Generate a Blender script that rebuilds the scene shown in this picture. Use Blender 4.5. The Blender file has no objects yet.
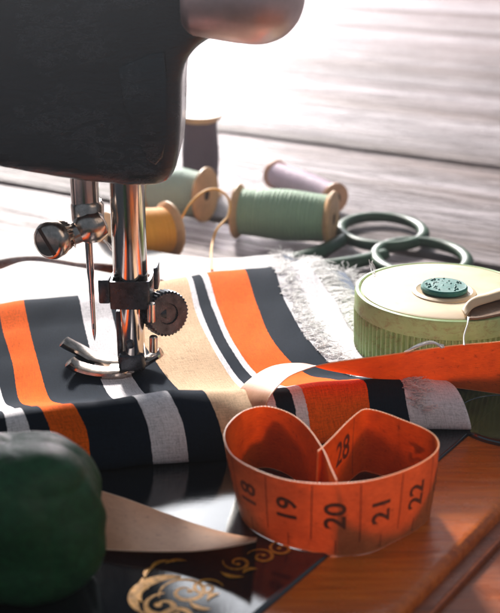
import bpy, bmesh, math, random
import numpy as np
from mathutils import Vector, Matrix
random.seed(7)
rnd = random.Random(11)
S = bpy.context.scene
COL = S.collection
S.unit_settings.system = 'METRIC'
S.unit_settings.scale_length = 0.01          # one Blender unit is one centimetre
R = math.radians

# ------------------------------------------------------------------ camera
F, PITCH, H, CY = 1150.0, R(20.5), 13.1, -35.0
cam_d = bpy.data.cameras.new('camera')
cam = bpy.data.objects.new('camera', cam_d); COL.objects.link(cam)
cam.location = (0, CY, H); cam.rotation_euler = (math.pi/2 - PITCH, 0, 0)
cam_d.sensor_fit = 'VERTICAL'; cam_d.sensor_height = 24; cam_d.lens = 24*F/613.0
cam_d.clip_start = 0.5; cam_d.clip_end = 3000
cam_d.dof.use_dof = True; cam_d.dof.focus_distance = 30.5; cam_d.dof.aperture_fstop = 0.15
cam_d.dof.aperture_blades = 8
S.camera = cam

# ------------------------------------------------------------------ light
W = bpy.data.worlds.new('World'); S.world = W; W.use_nodes = True
bg = W.node_tree.nodes['Background']
bg.inputs[0].default_value = (0.62, 0.80, 1.0, 1); bg.inputs[1].default_value = 0.18
def area(name, loc, target, sx, sy, power, color):
    l = bpy.data.lights.new(name, 'AREA'); l.shape = 'RECTANGLE'; l.size = sx; l.size_y = sy
    l.energy = power; l.color = color
    o = bpy.data.objects.new(name, l); COL.objects.link(o); o.location = loc
    o.rotation_euler = (Vector(target)-Vector(loc)).to_track_quat('-Z', 'Y').to_euler()
    return o
area('window_light', (-40, 245, 108), (0, 0, 0), 180, 205, 4.0e5, (0.94, 0.95, 1.0))
area('sun_through_window', (-50, 215, 125), (0, 0, 0), 30, 30, 1.9e6, (1.0, 0.95, 0.88))
area('added_low_glow', (-8, 240, 21), (0, 0, 0), 16, 16, 1.6e5, (1.0, 0.86, 0.90))  # added low lamp, puts a glow in the haze around the head
area('room_fill', (90, -70, 90), (0, 0, 0), 90, 90, 2.4e4, (1.0, 0.82, 0.66))

S.view_settings.view_transform = 'Standard'; S.view_settings.look = 'None'
S.view_settings.exposure = 0.3; S.view_settings.gamma = 1.0
try:
    S.cycles.use_denoising = True
    S.cycles.denoiser = 'OPENIMAGEDENOISE'
    S.cycles.max_bounces = 8; S.cycles.volume_bounces = 0
    S.cycles.sample_clamp_indirect = 8
except Exception: pass

# ------------------------------------------------------------------ placing
FW = Vector((0, math.cos(PITCH), -math.sin(PITCH))); UP = Vector((0, math.sin(PITCH), math.cos(PITCH)))
CAM = Vector((0, CY, H))
def ray(px, py):
    return Vector((1, 0, 0))*((px-250)/F) + UP*((306.5-py)/F) + FW
def P(px, py, z=0.0):            # the point of the level z that is seen there
    d = ray(px, py); return CAM + d*((z-H)/d.z)
def PY(px, py, y):               # the point of the upright plane y
    d = ray(px, py); return CAM + d*((y-CY)/d.y)

# ------------------------------------------------------------------ objects
def tag(o, label=None, cat=None, group=None, kind=None):
    if label: o['label'] = label
    if cat: o['category'] = cat
    if group: o['group'] = group
    if kind: o['kind'] = kind
    return o
def thing(name, label, cat, loc=(0, 0, 0), group=None):
    o = bpy.data.objects.new(name, None); COL.objects.link(o); o.location = loc
    o.empty_display_size = 0.5
    return tag(o, label, cat, group)
def link(name, me, mats, parent=None, smooth=True, auto=None):
    o = bpy.data.objects.new(name, me); COL.objects.link(o)
    for m in (mats if isinstance(mats, (list, tuple)) else [mats]): me.materials.append(m)
    if smooth: me.polygons.foreach_set('use_smooth', [True]*len(me.polygons))
    if auto is not None:
        try: me.set_sharp_from_angle(angle=R(auto))
        except Exception: pass
    if parent is not None:
        o.parent = parent
        if parent.type == 'EMPTY': o.matrix_parent_inverse = Matrix.Translation(parent.location).inverted()
    me.update()
    return o
def bm_obj(name, bm, mats, parent=None, smooth=True, auto=35):
    me = bpy.data.meshes.new(name); bm.normal_update(); bm.to_mesh(me); bm.free()
    return link(name, me, mats, parent, smooth, auto)

def frame_of(d, ref=Vector((0, 0, 1))):
    d = d.normalized()
    if abs(d.dot(ref)) > 0.98: ref = Vector((0, 1, 0))
    u = d.cross(ref).normalized(); v = u.cross(d).normalized()
    return u, v
def add_lathe(bm, a, b, prof, n=40, knurl=0.0, mat=0, ref=Vector((0, 0, 1))):
    """prof: (t along a->b in cm, radius); closed where the radius is 0"""
    d = (b-a).normalized(); u, v = frame_of(d, ref); rings = []
    for t, r in prof:
        c = a+d*t
        if r <= 1e-6: rings.append([bm.verts.new(c)]); continue
        ring = []
        for k in range(n):
            w = 2*math.pi*k/n; rr = r*(1-(knurl if (k % 2 and knurl) else 0))
            ring.append(bm.verts.new(c+u*(rr*math.cos(w))+v*(rr*math.sin(w))))
        rings.append(ring)
    for r0, r1 in zip(rings, rings[1:]):
        for k in range(n):
            k2 = (k+1) % n
            if len(r0) == 1 and len(r1) == 1: continue
            if len(r0) == 1: f = bm.faces.new((r0[0], r1[k2], r1[k]))
            elif len(r1) == 1: f = bm.faces.new((r0[k], r0[k2], r1[0]))
            else: f = bm.faces.new((r0[k], r0[k2], r1[k2], r1[k]))
            f.material_index = mat
def catmull(pts, n=8):
    out = []; m = len(pts)
    for i in range(m-1):
        p0 = pts[max(i-1, 0)]; p1 = pts[i]; p2 = pts[i+1]; p3 = pts[min(i+2, m-1)]
        for k in range(n):
            t = k/n
            out.append(0.5*((2*p1)+(p2-p0)*t+(2*p0-5*p1+4*p2-p3)*t*t+(3*p1-p0-3*p2+p3)*t**3))
    out.append(pts[-1]*1.0); return out
def add_tube(bm, pts, r, n=8, closed=False, flat=1.0, mat=0):
    m = len(pts); rings = []
    rr = r if isinstance(r, (list, tuple)) else [r]*m
    for i in range(m):
        if closed: d = pts[(i+1) % m]-pts[i-1]
        else: d = pts[min(i+1, m-1)]-pts[max(i-1, 0)]
        u, v = frame_of(d)
        rings.append([bm.verts.new(pts[i]+u*(rr[i]*math.cos(2*math.pi*k/n))+v*(rr[i]*flat*math.sin(2*math.pi*k/n))) for k in range(n)])
    for i in range(m if closed else m-1):
        a, b = rings[i], rings[(i+1) % m]
        for k in range(n):
            f = bm.faces.new((a[k], a[(k+1) % n], b[(k+1) % n], b[k])); f.material_index = mat
    if not closed:
        bm.faces.new(rings[0][::-1]).material_index = mat; bm.faces.new(rings[-1]).material_index = mat
def add_box(bm, c, ax, ay, az, sx, sy, sz, bev=0.0, seg=2):
    g = bmesh.ops.create_cube(bm, size=1.0)
    M = Matrix(((ax.x*sx, ay.x*sy, az.x*sz, c.x), (ax.y*sx, ay.y*sy, az.y*sz, c.y), (ax.z*sx, ay.z*sy, az.z*sz, c.z), (0, 0, 0, 1)))
    bmesh.ops.transform(bm, matrix=M, verts=g['verts'])
    if bev:
        es = list({e for v in g['verts'] for e in v.link_edges})
        bmesh.ops.bevel(bm, geom=es, offset=bev, segments=seg, profile=0.5, affect='EDGES')
def add_prism(bm, loop, extr, bev=0.0, seg=3):
    """closed outline (list of Vector) pushed along extr"""
    a = [bm.verts.new(p) for p in loop]; b = [bm.verts.new(p+extr) for p in loop]; n = len(loop)
    f0 = bm.faces.new(a[::-1]); f1 = bm.faces.new(b)
    for k in range(n): bm.faces.new((a[k], a[(k+1) % n], b[(k+1) % n], b[k]))
    if bev:
        es = list(f0.edges)+list(f1.edges)
        bmesh.ops.bevel(bm, geom=es, offset=bev, segments=seg, profile=0.5, affect='EDGES')
    bmesh.ops.recalc_face_normals(bm, faces=bm.faces[:])
X, Y, Z = Vector((1, 0, 0)), Vector((0, 1, 0)), Vector((0, 0, 1))

# ------------------------------------------------------------------ materials
def mat_new(name):
    m = bpy.data.materials.new(name); m.use_nodes = True
    nt = m.node_tree; b = nt.nodes['Principled BSDF']; return m, nt, b
def N(nt, t, **kw):
    n = nt.nodes.new(t)
    for k, v in kw.items():
        if k.startswith('i_'):
            n.inputs[k[2:].replace('_', ' ')].default_value = v
        else: setattr(n, k, v)
    return n
def coords(nt, scale=(1, 1, 1), rot=(0, 0, 0), kind='Object'):
    tc = N(nt, 'ShaderNodeTexCoord'); mp = N(nt, 'ShaderNodeMapping')
    mp.inputs['Scale'].default_value = scale; mp.inputs['Rotation'].default_value = rot
    nt.links.new(tc.outputs[kind], mp.inputs['Vector']); return mp.outputs['Vector']
def noise(nt, vec, scale, detail=4, rough=0.6, dist=0.0):
    n = N(nt, 'ShaderNodeTexNoise'); n.inputs['Scale'].default_value = scale
    n.inputs['Detail'].default_value = detail; n.inputs['Roughness'].default_value = rough
    n.inputs['Distortion'].default_value = dist
    nt.links.new(vec, n.inputs['Vector']); return n.outputs['Fac']
def ramp(nt, fac, stops, interp='LINEAR'):
    r = N(nt, 'ShaderNodeValToRGB'); cr = r.color_ramp; cr.interpolation = interp
    while len(cr.elements) > 1: cr.elements.remove(cr.elements[-1])
    cr.elements[0].position = stops[0][0]; cr.elements[0].color = (*stops[0][1], 1)
    for p, c in stops[1:]:
        e = cr.elements.new(p); e.color = (*c, 1)
    nt.links.new(fac, r.inputs['Fac']); return r.outputs['Color']
def mix(nt, fac, a, b, typ='MIX'):
    n = N(nt, 'ShaderNodeMix'); n.data_type = 'RGBA'; n.blend_type = typ
    for sock, v in ((0, fac), (6, a), (7, b)):
        if hasattr(v, 'links') or hasattr(v, 'is_linked'): nt.links.new(v, n.inputs[sock])
        elif isinstance(v, (int, float)): n.inputs[sock].default_value = v
        else: n.inputs[sock].default_value = (*v, 1)
    return n.outputs[2]
def math_n(nt, op, a, b=0.0):
    n = N(nt, 'ShaderNodeMath'); n.operation = op
    for i, v in enumerate((a, b)):
        if hasattr(v, 'is_linked'): nt.links.new(v, n.inputs[i])
        else: n.inputs[i].default_value = v
    return n.outputs[0]
def bump(nt, b, height, strength=0.3, dist=0.02):
    n = N(nt, 'ShaderNodeBump'); n.inputs['Strength'].default_value = strength; n.inputs['Distance'].default_value = dist
    nt.links.new(height, n.inputs['Height']); nt.links.new(n.outputs['Normal'], b.inputs['Normal'])
def rng(nt, fac, lo, hi):
    n = N(nt, 'ShaderNodeMapRange'); n.inputs['To Min'].default_value = lo; n.inputs['To Max'].default_value = hi
    n.inputs['From Min'].default_value = 0.3; n.inputs['From Max'].default_value = 0.7
    nt.links.new(fac, n.inputs['Value']); return n.outputs[0]

def plain(name, c, rough=0.5, metal=0.0, var=0.25, sc=3.0, bmp=0.15, coat=0.0, spec=0.5, scale=(1, 1, 1)):
    m, nt, b = mat_new(name); v = coords(nt, scale)
    n1 = noise(nt, v, sc, 6, 0.65)
    lo = tuple(x*(1-var) for x in c); hi = tuple(min(1, x*(1+var)) for x in c)
    nt.links.new(ramp(nt, n1, [(0.3, lo), (0.7, hi)]), b.inputs['Base Color'])
    nt.links.new(rng(nt, noise(nt, v, sc*2.3, 5), max(0.03, rough*0.75), min(1, rough*1.3)), b.inputs['Roughness'])
    b.inputs['Metallic'].default_value = metal; b.inputs['Coat Weight'].default_value = coat
    b.inputs['Coat Roughness'].default_value = 0.06; b.inputs['Specular IOR Level'].default_value = spec
    if bmp: bump(nt, b, noise(nt, v, sc*9, 4), bmp, 0.02)
    return m

def grey_wood():
    m, nt, b = mat_new('weathered_grey_wood'); v = coords(nt, (0.05, 1.0, 1.0)); v2 = coords(nt, (0.012, 0.22, 0.22))
    g = noise(nt, v, 5.0, 9, 0.72, 0.6); w = noise(nt, v2, 1.0, 4)
    c = ramp(nt, g, [(0.34, (0.016, 0.010, 0.009)), (0.44, (0.085, 0.055, 0.052)), (0.53, (0.23, 0.185, 0.195)), (0.68, (0.48, 0.43, 0.46))])
    c = mix(nt, 0.45, c, ramp(nt, w, [(0.38, (0.12, 0.065, 0.045)), (0.62, (0.50, 0.45, 0.49))]))
    ck = ramp(nt, noise(nt, coords(nt, (0.02, 0.8, 1)), 2.2, 7, 0.8, 1.2), [(0.475, (1, 1, 1)), (0.5, (0.16, 0.11, 0.10)), (0.525, (1, 1, 1))])
    c = mix(nt, 1.0, c, ck, 'MULTIPLY')
    nt.links.new(c, b.inputs['Base Color'])
    nt.links.new(rng(nt, g, 0.62, 0.42), b.inputs['Roughness'])
    b.inputs['Specular IOR Level'].default_value = 0.12
    bump(nt, b, mix(nt, 0.5, g, ck), 0.9, 0.14); return m
def varnished(name, dark, mid, light, rough=0.22, rot=0.0):
    m, nt, b = mat_new(name); v = coords(nt, (0.09, 1.0, 1.0), (0, 0, rot)); v2 = coords(nt, (0.03, .3, .3), (0, 0, rot))
    g = noise(nt, v, 4.5, 8, 0.65, 0.9); w = noise(nt, v2, 1.3, 4, 0.5, 0.4)
    c = ramp(nt, g, [(0.25, dark), (0.5, mid), (0.75, light)])
    c = mix(nt, 0.35, c, ramp(nt, w, [(0.3, dark), (0.7, light)]))
    nt.links.new(c, b.inputs['Base Color'])
    nt.links.new(rng(nt, noise(nt, coords(nt), 1.5, 6), rough*0.7, rough*1.6), b.inputs['Roughness'])
    b.inputs['Coat Weight'].default_value = 0.25; b.inputs['Coat Roughness'].default_value = 0.18
    bump(nt, b, g, 0.4, 0.05); return m
def black_enamel(name='black_enamel', wear_reflect=1.0, rough=0.055, bmp=0.06):
    m, nt, b = mat_new(name); v = coords(nt)
    big = noise(nt, v, 0.9, 5, 0.6, 0.3)
    sp = noise(nt, v, 11.0, 8, 0.75)
    c = ramp(nt, sp, [(0.0, (0.006, 0.007, 0.01)), (0.66, (0.010, 0.012, 0.016)), (0.74, (0.05*wear_reflect, 0.05*wear_reflect, 0.055*wear_reflect))])
    nt.links.new(c, b.inputs['Base Color'])
    nt.links.new(rng(nt, sp, rough*0.8, rough*2.4), b.inputs['Roughness'])
    # fine scratches: long thin noise turned two ways
    s1 = noise(nt, coords(nt, (0.4, 14, 1), (0, 0, 0.6)), 1.5, 5, 0.7); s2 = noise(nt, coords(nt, (12, 0.5, 1), (0, 0, 0.2)), 1.5, 5, 0.7)
    bump(nt, b, mix(nt, 0.6, mix(nt, 0.5, s1, s2), mix(nt, 0.12, big, sp)), bmp, 0.08)
    b.inputs['IOR'].default_value = 2.1; return m
NAVY, ORANGE, WHITE, TAN = (0.007, 0.014, 0.027), (0.95, 0.135, 0.004), (0.82, 0.78, 0.82), (0.73, 0.50, 0.33)
UC = [0, 1.9, 2.5, 3.2, 4.1, 5.9, 6.9, 8.0, 10.2, 10.42, 10.78, 11.0, 12.6, 13.7, 15.2]      # where the stripes meet, cm
BANDS = [NAVY, WHITE, NAVY, ORANGE, NAVY, WHITE, NAVY, TAN, WHITE, NAVY, WHITE, ORANGE, NAVY, WHITE]
def weave(nt, b, uv, base, sheen=0.25, trans=0.0, rough=0.85, per=0.045):
    sx = N(nt, 'ShaderNodeSeparateXYZ'); nt.links.new(uv, sx.inputs[0])
    k = 2*math.pi/per
    jit = noise(nt, uv, 6.0, 3)
    a = math_n(nt, 'SINE', math_n(nt, 'ADD', math_n(nt, 'MULTIPLY', sx.outputs[0], k), math_n(nt, 'MULTIPLY', jit, 9.0)))
    c = math_n(nt, 'SINE', math_n(nt, 'ADD', math_n(nt, 'MULTIPLY', sx.outputs[1], k), math_n(nt, 'MULTIPLY', jit, 7.0)))
    h = math_n(nt, 'MULTIPLY', a, c)
    wa = noise(nt, coords(nt, (34, 2.2, 1), kind='UV'), 1.0, 5, 0.7); wb = noise(nt, coords(nt, (2.2, 34, 1), kind='UV'), 1.0, 5, 0.7)
    thr = mix(nt, 0.34, mix(nt, 0.5, wa, wb), noise(nt, uv, 17.0, 6, 0.75))
    hh = math_n(nt, 'ADD', math_n(nt, 'MULTIPLY', h, 0.3), math_n(nt, 'MULTIPLY', thr, 1.2))
    dk = ramp(nt, thr, [(0.40, (0.45, 0.45, 0.45)), (0.54, (1, 1, 1))])
    col = mix(nt, 0.9, base, dk, 'MULTIPLY')
    nt.links.new(col, b.inputs['Base Color'])
    b.inputs['Roughness'].default_value = rough; b.inputs['Specular IOR Level'].default_value = 0.25
    b.inputs['Sheen Weight'].default_value = sheen; b.inputs['Sheen Roughness'].default_value = 0.4
    bump(nt, b, hh, 0.7, 0.014)
    return col
def striped():
    m, nt, b = mat_new('striped_cotton'); uv = coords(nt, kind='UV')
    sx = N(nt, 'ShaderNodeSeparateXYZ'); nt.links.new(uv, sx.inputs[0])
    wob = math_n(nt, 'MULTIPLY', math_n(nt, 'SUBTRACT', noise(nt, uv, 9.0, 5), 0.5), 0.06)
    u = math_n(nt, 'DIVIDE', math_n(nt, 'ADD', sx.outputs[0], wob), UC[-1])
    base = ramp(nt, u, [(UC[i]/UC[-1], BANDS[i]) for i in range(len(BANDS))], 'CONSTANT')
    weave(nt, b, uv, base, 0.0); b.inputs['Specular IOR Level'].default_value = 0.06; return m
def cloth_mat(name, c, sheen=0.2):
    m, nt, b = mat_new(name); uv = coords(nt, kind='UV')
    n = noise(nt, uv, 0.8, 4)
    weave(nt, b, uv, ramp(nt, n, [(0.3, tuple(x*0.92 for x in c)), (0.7, c)]), sheen); return m
def tape_mat(name, lo, hi, edge, trans_c, tw=0.35, rough=0.38):
    m, nt, b = mat_new(name); uv = coords(nt, kind='UV')
    sx = N(nt, 'ShaderNodeSeparateXYZ'); nt.links.new(uv, sx.inputs[0])
    n1 = noise(nt, coords(nt, (1, 1, 1), kind='UV'), 1.6, 7, 0.7)
    st = noise(nt, coords(nt, (1, 12, 1), kind='UV'), 5, 5, 0.7)
    c = ramp(nt, n1, [(0.3, lo), (0.7, hi)])
    c = mix(nt, 0.45, c, ramp(nt, st, [(0.35, tuple(x*0.7 for x in lo)), (0.65, hi)]))
    spots = ramp(nt, noise(nt, uv, 5.5, 6, 0.8), [(0.57, (1, 1, 1)), (0.68, (0.40, 0.27, 0.22))])
    c = mix(nt, 0.7, c, spots, 'MULTIPLY')
    e = math_n(nt, 'ABSOLUTE', math_n(nt, 'SUBTRACT', sx.outputs[1], 0.8))
    ef = math_n(nt, 'GREATER_THAN', e, 0.780)
    c = mix(nt, ef, c, edge)
    nt.links.new(c, b.inputs['Base Color'])
    nt.links.new(rng(nt, n1, rough*0.8, rough*1.3), b.inputs['Roughness'])
    stitch = math_n(nt, 'MULTIPLY', math_n(nt, 'SINE', math_n(nt, 'MULTIPLY', sx.outputs[0], 75.0)), ef)
    bump(nt, b, math_n(nt, 'ADD', math_n(nt, 'MULTIPLY', stitch, 0.5), noise(nt, coords(nt, (1, 6, 1), kind='UV'), 12, 5, 0.8)), 0.35, 0.02)
    tr = N(nt, 'ShaderNodeBsdfTranslucent'); ms = N(nt, 'ShaderNodeMixShader'); ms.inputs[0].default_value = tw
    nt.links.new(mix(nt, 1.0, c, trans_c, 'MULTIPLY'), tr.inputs['Color'])
    nt.links.new(b.outputs[0], ms.inputs[1]); nt.links.new(tr.outputs[0], ms.inputs[2])
    nt.links.new(ms.outputs[0], nt.nodes['Material Output'].inputs['Surface']); return m
def thread_mat(name, c, axis_obj_scale=1.0):
    m, nt, b = mat_new(name); v = coords(nt)
    n = noise(nt, v, 2.0, 4); f = noise(nt, v, 30, 4)
    col = mix(nt, 0.5, ramp(nt, n, [(0.3, tuple(x*0.85 for x in c)), (0.7, c)]), ramp(nt, f, [(0.3, tuple(x*0.65 for x in c)), (0.65, tuple(min(1, x*1.15) for x in c))]))
    nt.links.new(col, b.inputs['Base Color']); b.inputs['Roughness'].default_value = 0.6
    b.inputs['Sheen Weight'].default_value = 0.3; bump(nt, b, f, 0.4, 0.02); return m

M = {}
M['grey_wood'] = grey_wood()
M['base_wood'] = varnished('varnished_wood', (0.20, 0.036, 0.005), (0.56, 0.115, 0.012), (0.84, 0.23, 0.030), 0.22, R(-35))
M['base_dark'] = varnished('dark_varnished_wood', (0.10, 0.022, 0.006), (0.26, 0.058, 0.014), (0.40, 0.10, 0.024), 0.30, R(-35))
M['enamel'] = black_enamel()
def worn_reflect_enamel():
    m, nt, b = mat_new('black_enamel_worn_reflect'); v = coords(nt)
    wear_reflect = noise(nt, v, 0.75, 3, 0.5, 0.4); st = noise(nt, coords(nt, (0.8, 1, 2.4), (0, 0.35, 0)), 1.6, 7, 0.72, 1.6)
    k = math_n(nt, 'MULTIPLY', ramp(nt, wear_reflect, [(0.47, (0, 0, 0)), (0.60, (1, 1, 1))]), ramp(nt, st, [(0.48, (0, 0, 0)), (0.53, (1, 1, 1)), (0.56, (.2, .2, .2)), (0.62, (.8, .8, .8)), (0.68, (0, 0, 0))]))
    nt.links.new(mix(nt, k, (0.011, 0.014, 0.019), (0.040, 0.047, 0.056)), b.inputs['Base Color'])  # paler grey streaks: worn paint plus mottled reflections painted into the colour
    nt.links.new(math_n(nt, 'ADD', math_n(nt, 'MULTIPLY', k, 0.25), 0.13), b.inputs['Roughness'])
    b.inputs['IOR'].default_value = 1.7; bump(nt, b, mix(nt, 0.5, st, wear_reflect), 0.35, 0.12); return m
M['enamel_head'] = worn_reflect_enamel()
M['chrome'] = plain('polished_steel', (0.62, 0.56, 0.52), 0.16, 1.0, 0.25, 2.0, 0.05, scale=(1, 1, 0.3))
M['satin'] = plain('satin_nickel', (0.60, 0.50, 0.50), 0.42, 0.9, 0.15, 1.0, 0.03)
M['needle'] = plain('needle_steel', (0.55, 0.50, 0.50), 0.22, 1.0, 0.1, 3.0, 0.0)
M['old_steel'] = plain('tarnished_steel', (0.52, 0.43, 0.37), 0.20, 1.0, 0.4, 4.0, 0.12)
M['dark_steel'] = plain('dark_steel', (0.06, 0.065, 0.075), 0.3, 0.8, 0.5, 5.0, 0.25)
M['gold'] = plain('gold_decal', (0.62, 0.29, 0.05), 0.28, 0.2, 0.45, 5.0, 0.1)
M['stripe'] = striped()
M['white_cloth'] = cloth_mat('white_cotton', (0.82, 0.80, 0.80))
M['navy_cloth'] = cloth_mat('navy_cotton', (0.10, 0.13, 0.20))
M['fray'] = plain('frayed_white_thread', (0.84, 0.82, 0.82), 0.8, 0, 0.05, 3, 0)
M['fray_navy'] = plain('frayed_navy_thread', (0.05, 0.07, 0.11), 0.8, 0, 0.2, 3, 0)
M['tape_orange'] = tape_mat('tape_orange_face', (0.62, 0.13, 0.012), (0.92, 0.26, 0.030), (0.80, 0.46, 0.26), (1.0, 0.75, 0.5), 0.50)
M['tape_tan'] = tape_mat('tape_tan_face', (0.46, 0.19, 0.065), (0.74, 0.37, 0.15), (0.80, 0.46, 0.26), (1.0, 0.75, 0.5), 0.50)
M['tape_pale'] = tape_mat('tape_pale_face', (0.72, 0.36, 0.20), (0.88, 0.52, 0.34), (0.9, 0.8, 0.7), (1.0, 0.75, 0.6), 0.35)
M['tape_worn'] = tape_mat('tape_worn_face', (0.56, 0.26, 0.12), (0.78, 0.42, 0.24), (0.85, 0.6, 0.42), (1.0, 0.75, 0.6), 0.35)
M['ink'] = plain('tape_ink', (0.15, 0.042, 0.018), 0.6, 0, 0.5, 8, 0.0)
def tin_mat():
    m, nt, b = mat_new('worn_green_plastic'); v = coords(nt)
    c = ramp(nt, noise(nt, v, 1.4, 6, 0.7), [(0.3, (0.27, 0.42, 0.17)), (0.7, (0.38, 0.52, 0.24))])
    st = ramp(nt, noise(nt, coords(nt, (1, 1, 1.6)), 2.3, 7, 0.8, 0.5), [(0.50, (0, 0, 0)), (0.66, (1, 1, 1))])
    nt.links.new(mix(nt, math_n(nt, 'MULTIPLY', st, 0.75), c, (0.22, 0.13, 0.06)), b.inputs['Base Color'])
    b.inputs['Roughness'].default_value = 0.45; bump(nt, b, st, 0.15, 0.02); return m
M['tin_green'] = tin_mat()
M['tin_cream'] = plain('cream_lid', (0.60, 0.45, 0.29), 0.5, 0, 0.07, 0.9, 0.06)
M['flap_in'] = plain('brown_card', (0.20, 0.10, 0.05), 0.7, 0, 0.3, 3, 0.3)
M['teal'] = plain('teal_glass', (0.006, 0.13, 0.115), 0.55, 0, 0.25, 5, 0.3)
M['spool_wood'] = plain('spool_wood', (0.62, 0.36, 0.18), 0.45, 0, 0.22, 1.5, 0.15)
M['spool_pink'] = plain('spool_red_wood', (0.66, 0.33, 0.20), 0.5, 0, 0.2, 1.5, 0.15)
M['core'] = plain('spool_bore', (0.06, 0.03, 0.02), 0.8, 0, 0.2, 2, 0)
M['t_green'] = thread_mat('sage_green_thread', (0.34, 0.50, 0.34))
M['t_blue'] = thread_mat('pale_green_thread', (0.52, 0.66, 0.58))
M['t_lav'] = thread_mat('lavender_thread', (0.88, 0.70, 0.84))
M['t_yel'] = thread_mat('yellow_thread', (0.95, 0.42, 0.03))
M['t_plum'] = thread_mat('plum_thread', (0.10, 0.045, 0.075))
M['scissor'] = plain('green_scissor_paint', (0.018, 0.055, 0.026), 0.42, 0, 0.5, 2.0, 0.15, spec=0.3)
M['blade'] = plain('scissor_steel', (0.35, 0.30, 0.28), 0.3, 1.0, 0.3, 2.0, 0.1)
M['cushion'] = plain('dark_green_cloth', (0.008, 0.060, 0.018), 0.45, 0, 0.35, 6.0, 0.4, spec=0.35)
M['red'] = plain('dull_red_felt', (0.22, 0.03, 0.015), 0.8, 0, 0.3, 3.0, 0.3)

# ================================================================== SETTING
# the weathered table: boards along the seams seen behind the spools
TZ = -0.8
qa, qb = P(220, 131, TZ), P(500, 167, TZ); td = (qb-qa).normalized(); tn = Vector((-td.y, td.x, 0))
if tn.y < 0: tn = -tn
ang = math.atan2(td.y, td.x)
def off(px, py): return P(px, py, TZ).dot(tn)
seams = [off(250, 226), off(250, 135), off(250, 69), off(475, 35)]
w0 = seams[1]-seams[0]
seams = [seams[0]-w0*k for k in (5, 4, 3, 2, 1)]+seams+[seams[3]+16*k for k in range(1, 9)]
bm = bmesh.new()
lx = Vector((1, 0, 0)); 
for i in range(len(seams)-1):
    a, b = seams[i], seams[i+1]; g = (0.26 if i < 5 else 0.55)+0.10*((i*7) % 3)
    tilt = (((i*37) % 5)-2)*0.0015
    c = Vector((0, (a+b)/2, TZ-1.0-0.03*((i*5) % 3)*0.5))
    add_box(bm, c, lx, Vector((0, 1, tilt)), Z, 340, (b-a)-g, 2.0, 0.09, 2)
tb = bm_obj('table', bm, M['grey_wood']); tb.rotation_euler = (0, 0, ang)
tag(tb, 'weathered grey wooden board table top', None, None, 'structure')
bm = bmesh.new(); add_box(bm, Vector((0, (seams[0]+seams[-1])/2, TZ-2.45)), X, Y, Z, 339, seams[-1]-seams[0], 0.8)
o = bm_obj('table_underside', bm, M['base_dark']); o.rotation_euler = (0, 0, ang); tag(o, kind='structure')

# ================================================================== MACHINE BASE AND BED
O0 = P(270, 604, 0); e1 = (P(440, 458, 0)-O0); e1.z = 0; e1.normalize(); e2 = Vector((e1.y, -e1.x, 0))
def B(a, b, z): 
    v = O0+e1*a+e2*b; return Vector((v.x, v.y, z))
back = (P(352, 318, 0)-O0).dot(e1)+0.3
L2 = (P(452, 560, -0.15)-O0).dot(e2)
base = thing('machine_base', 'varnished orange brown wooden base the sewing machine bed is let into, with a stepped edge', 'wooden base', B(0, 0, TZ))
def rect(a0, a1, b0, b1, z): return [B(a0, b0, z), B(a0, b1, z), B(a1, b1, z), B(a1, b0, z)]
bm = bmesh.new(); add_prism(bm, rect(-16, back, -24, L2, -0.10)[::-1], Vector((0, 0, -0.60)), 0.22, 5)
bm_obj('top_board', bm, M['base_wood'], base)
bm = bmesh.new(); add_prism(bm, rect(-16.5, back+0.15, -24.5, L2+0.35, -0.42)[::-1], Vector((0, 0, -0.28)), 0.1, 3)
bm_obj('moulding', bm, M['base_dark'], base)
bm = bmesh.new(); add_prism(bm, rect(-17, back-1.2, -25, L2+8, -0.58)[::-1], Vector((0, 0, -0.215)), 0.05, 2)
bm_obj('plinth', bm, M['base_dark'], base)

mach = thing('sewing_machine', 'old black sewing machine head above striped cloth, gold scrollwork on its bed', 'sewing machine', P(125, 368, 0))
bm = bmesh.new()
add_prism(bm, [B(-15, -23, 0), B(-15, -0.02, 0), B(back-0.3, -0.02, 0), B(back-0.3, -5.5, 0), B(back-4, -8, 0), B(back-4, -23, 0)][::-1], Vector((0, 0, -0.3)), 0.10, 4)
bed = bm_obj('bed', bm, M['enamel'], mach)
# round hinge plate at the right of the bed
hc = P(512, 418, 0)
bm = bmesh.new()
add_lathe(bm, Vector((hc.x, hc.y, -0.16)), Vector((hc.x, hc.y, 1)), [(0, 0), (0, 1.5), (0.14, 1.5), (0.17, 1.47), (0.175, 1.40), (0.15, 1.37), (0.15, 0)], 64)
bm_obj('hinge_plate', bm, M['enamel'], mach)

# gold scrolls painted on the bed
def ribbon2d(bm, pts, ws, z=0.006):
    n = len(pts); L = []
    for i in range(n):
        d = pts[min(i+1, n-1)]-pts[max(i-1, 0)]; d.z = 0; d.normalize(); s = Vector((-d.y, d.x, 0))
        L.append((bm.verts.new(Vector((pts[i].x, pts[i].y, z))+s*ws[i]/2), bm.verts.new(Vector((pts[i].x, pts[i].y, z))-s*ws[i]/2)))
    for a, b in zip(L, L[1:]): bm.faces.new((a[0], a[1], b[1], b[0]))
zc = [0.006]
def scroll(bm, c, r0, r1, a0, turns, w, blob=True):
    zc[0] += 0.0006; n = 60; pts = []; ws = []
    for i in range(n):
        t = i/(n-1); a = a0+turns*2*math.pi*t; r = r0+(r1-r0)*t**0.8
        pts.append(c+Vector((math.cos(a)*r, math.sin(a)*r, 0))); ws.append(w*(0.25+1.1*math.sin(math.pi*min(1, t*1.05+0.02))**0.8))
    ribbon2d(bm, pts, ws, zc[0])
    if blob:
        zc[0] += 0.0006
        p = pts[-1]; k = 14; vs = [bm.verts.new(Vector((p.x+math.cos(2*math.pi*j/k)*w*0.9, p.y+math.sin(2*math.pi*j/k)*w*0.9, zc[0]))) for j in range(k)]
        bm.faces.new(vs)
bm = bmesh.new()
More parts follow.
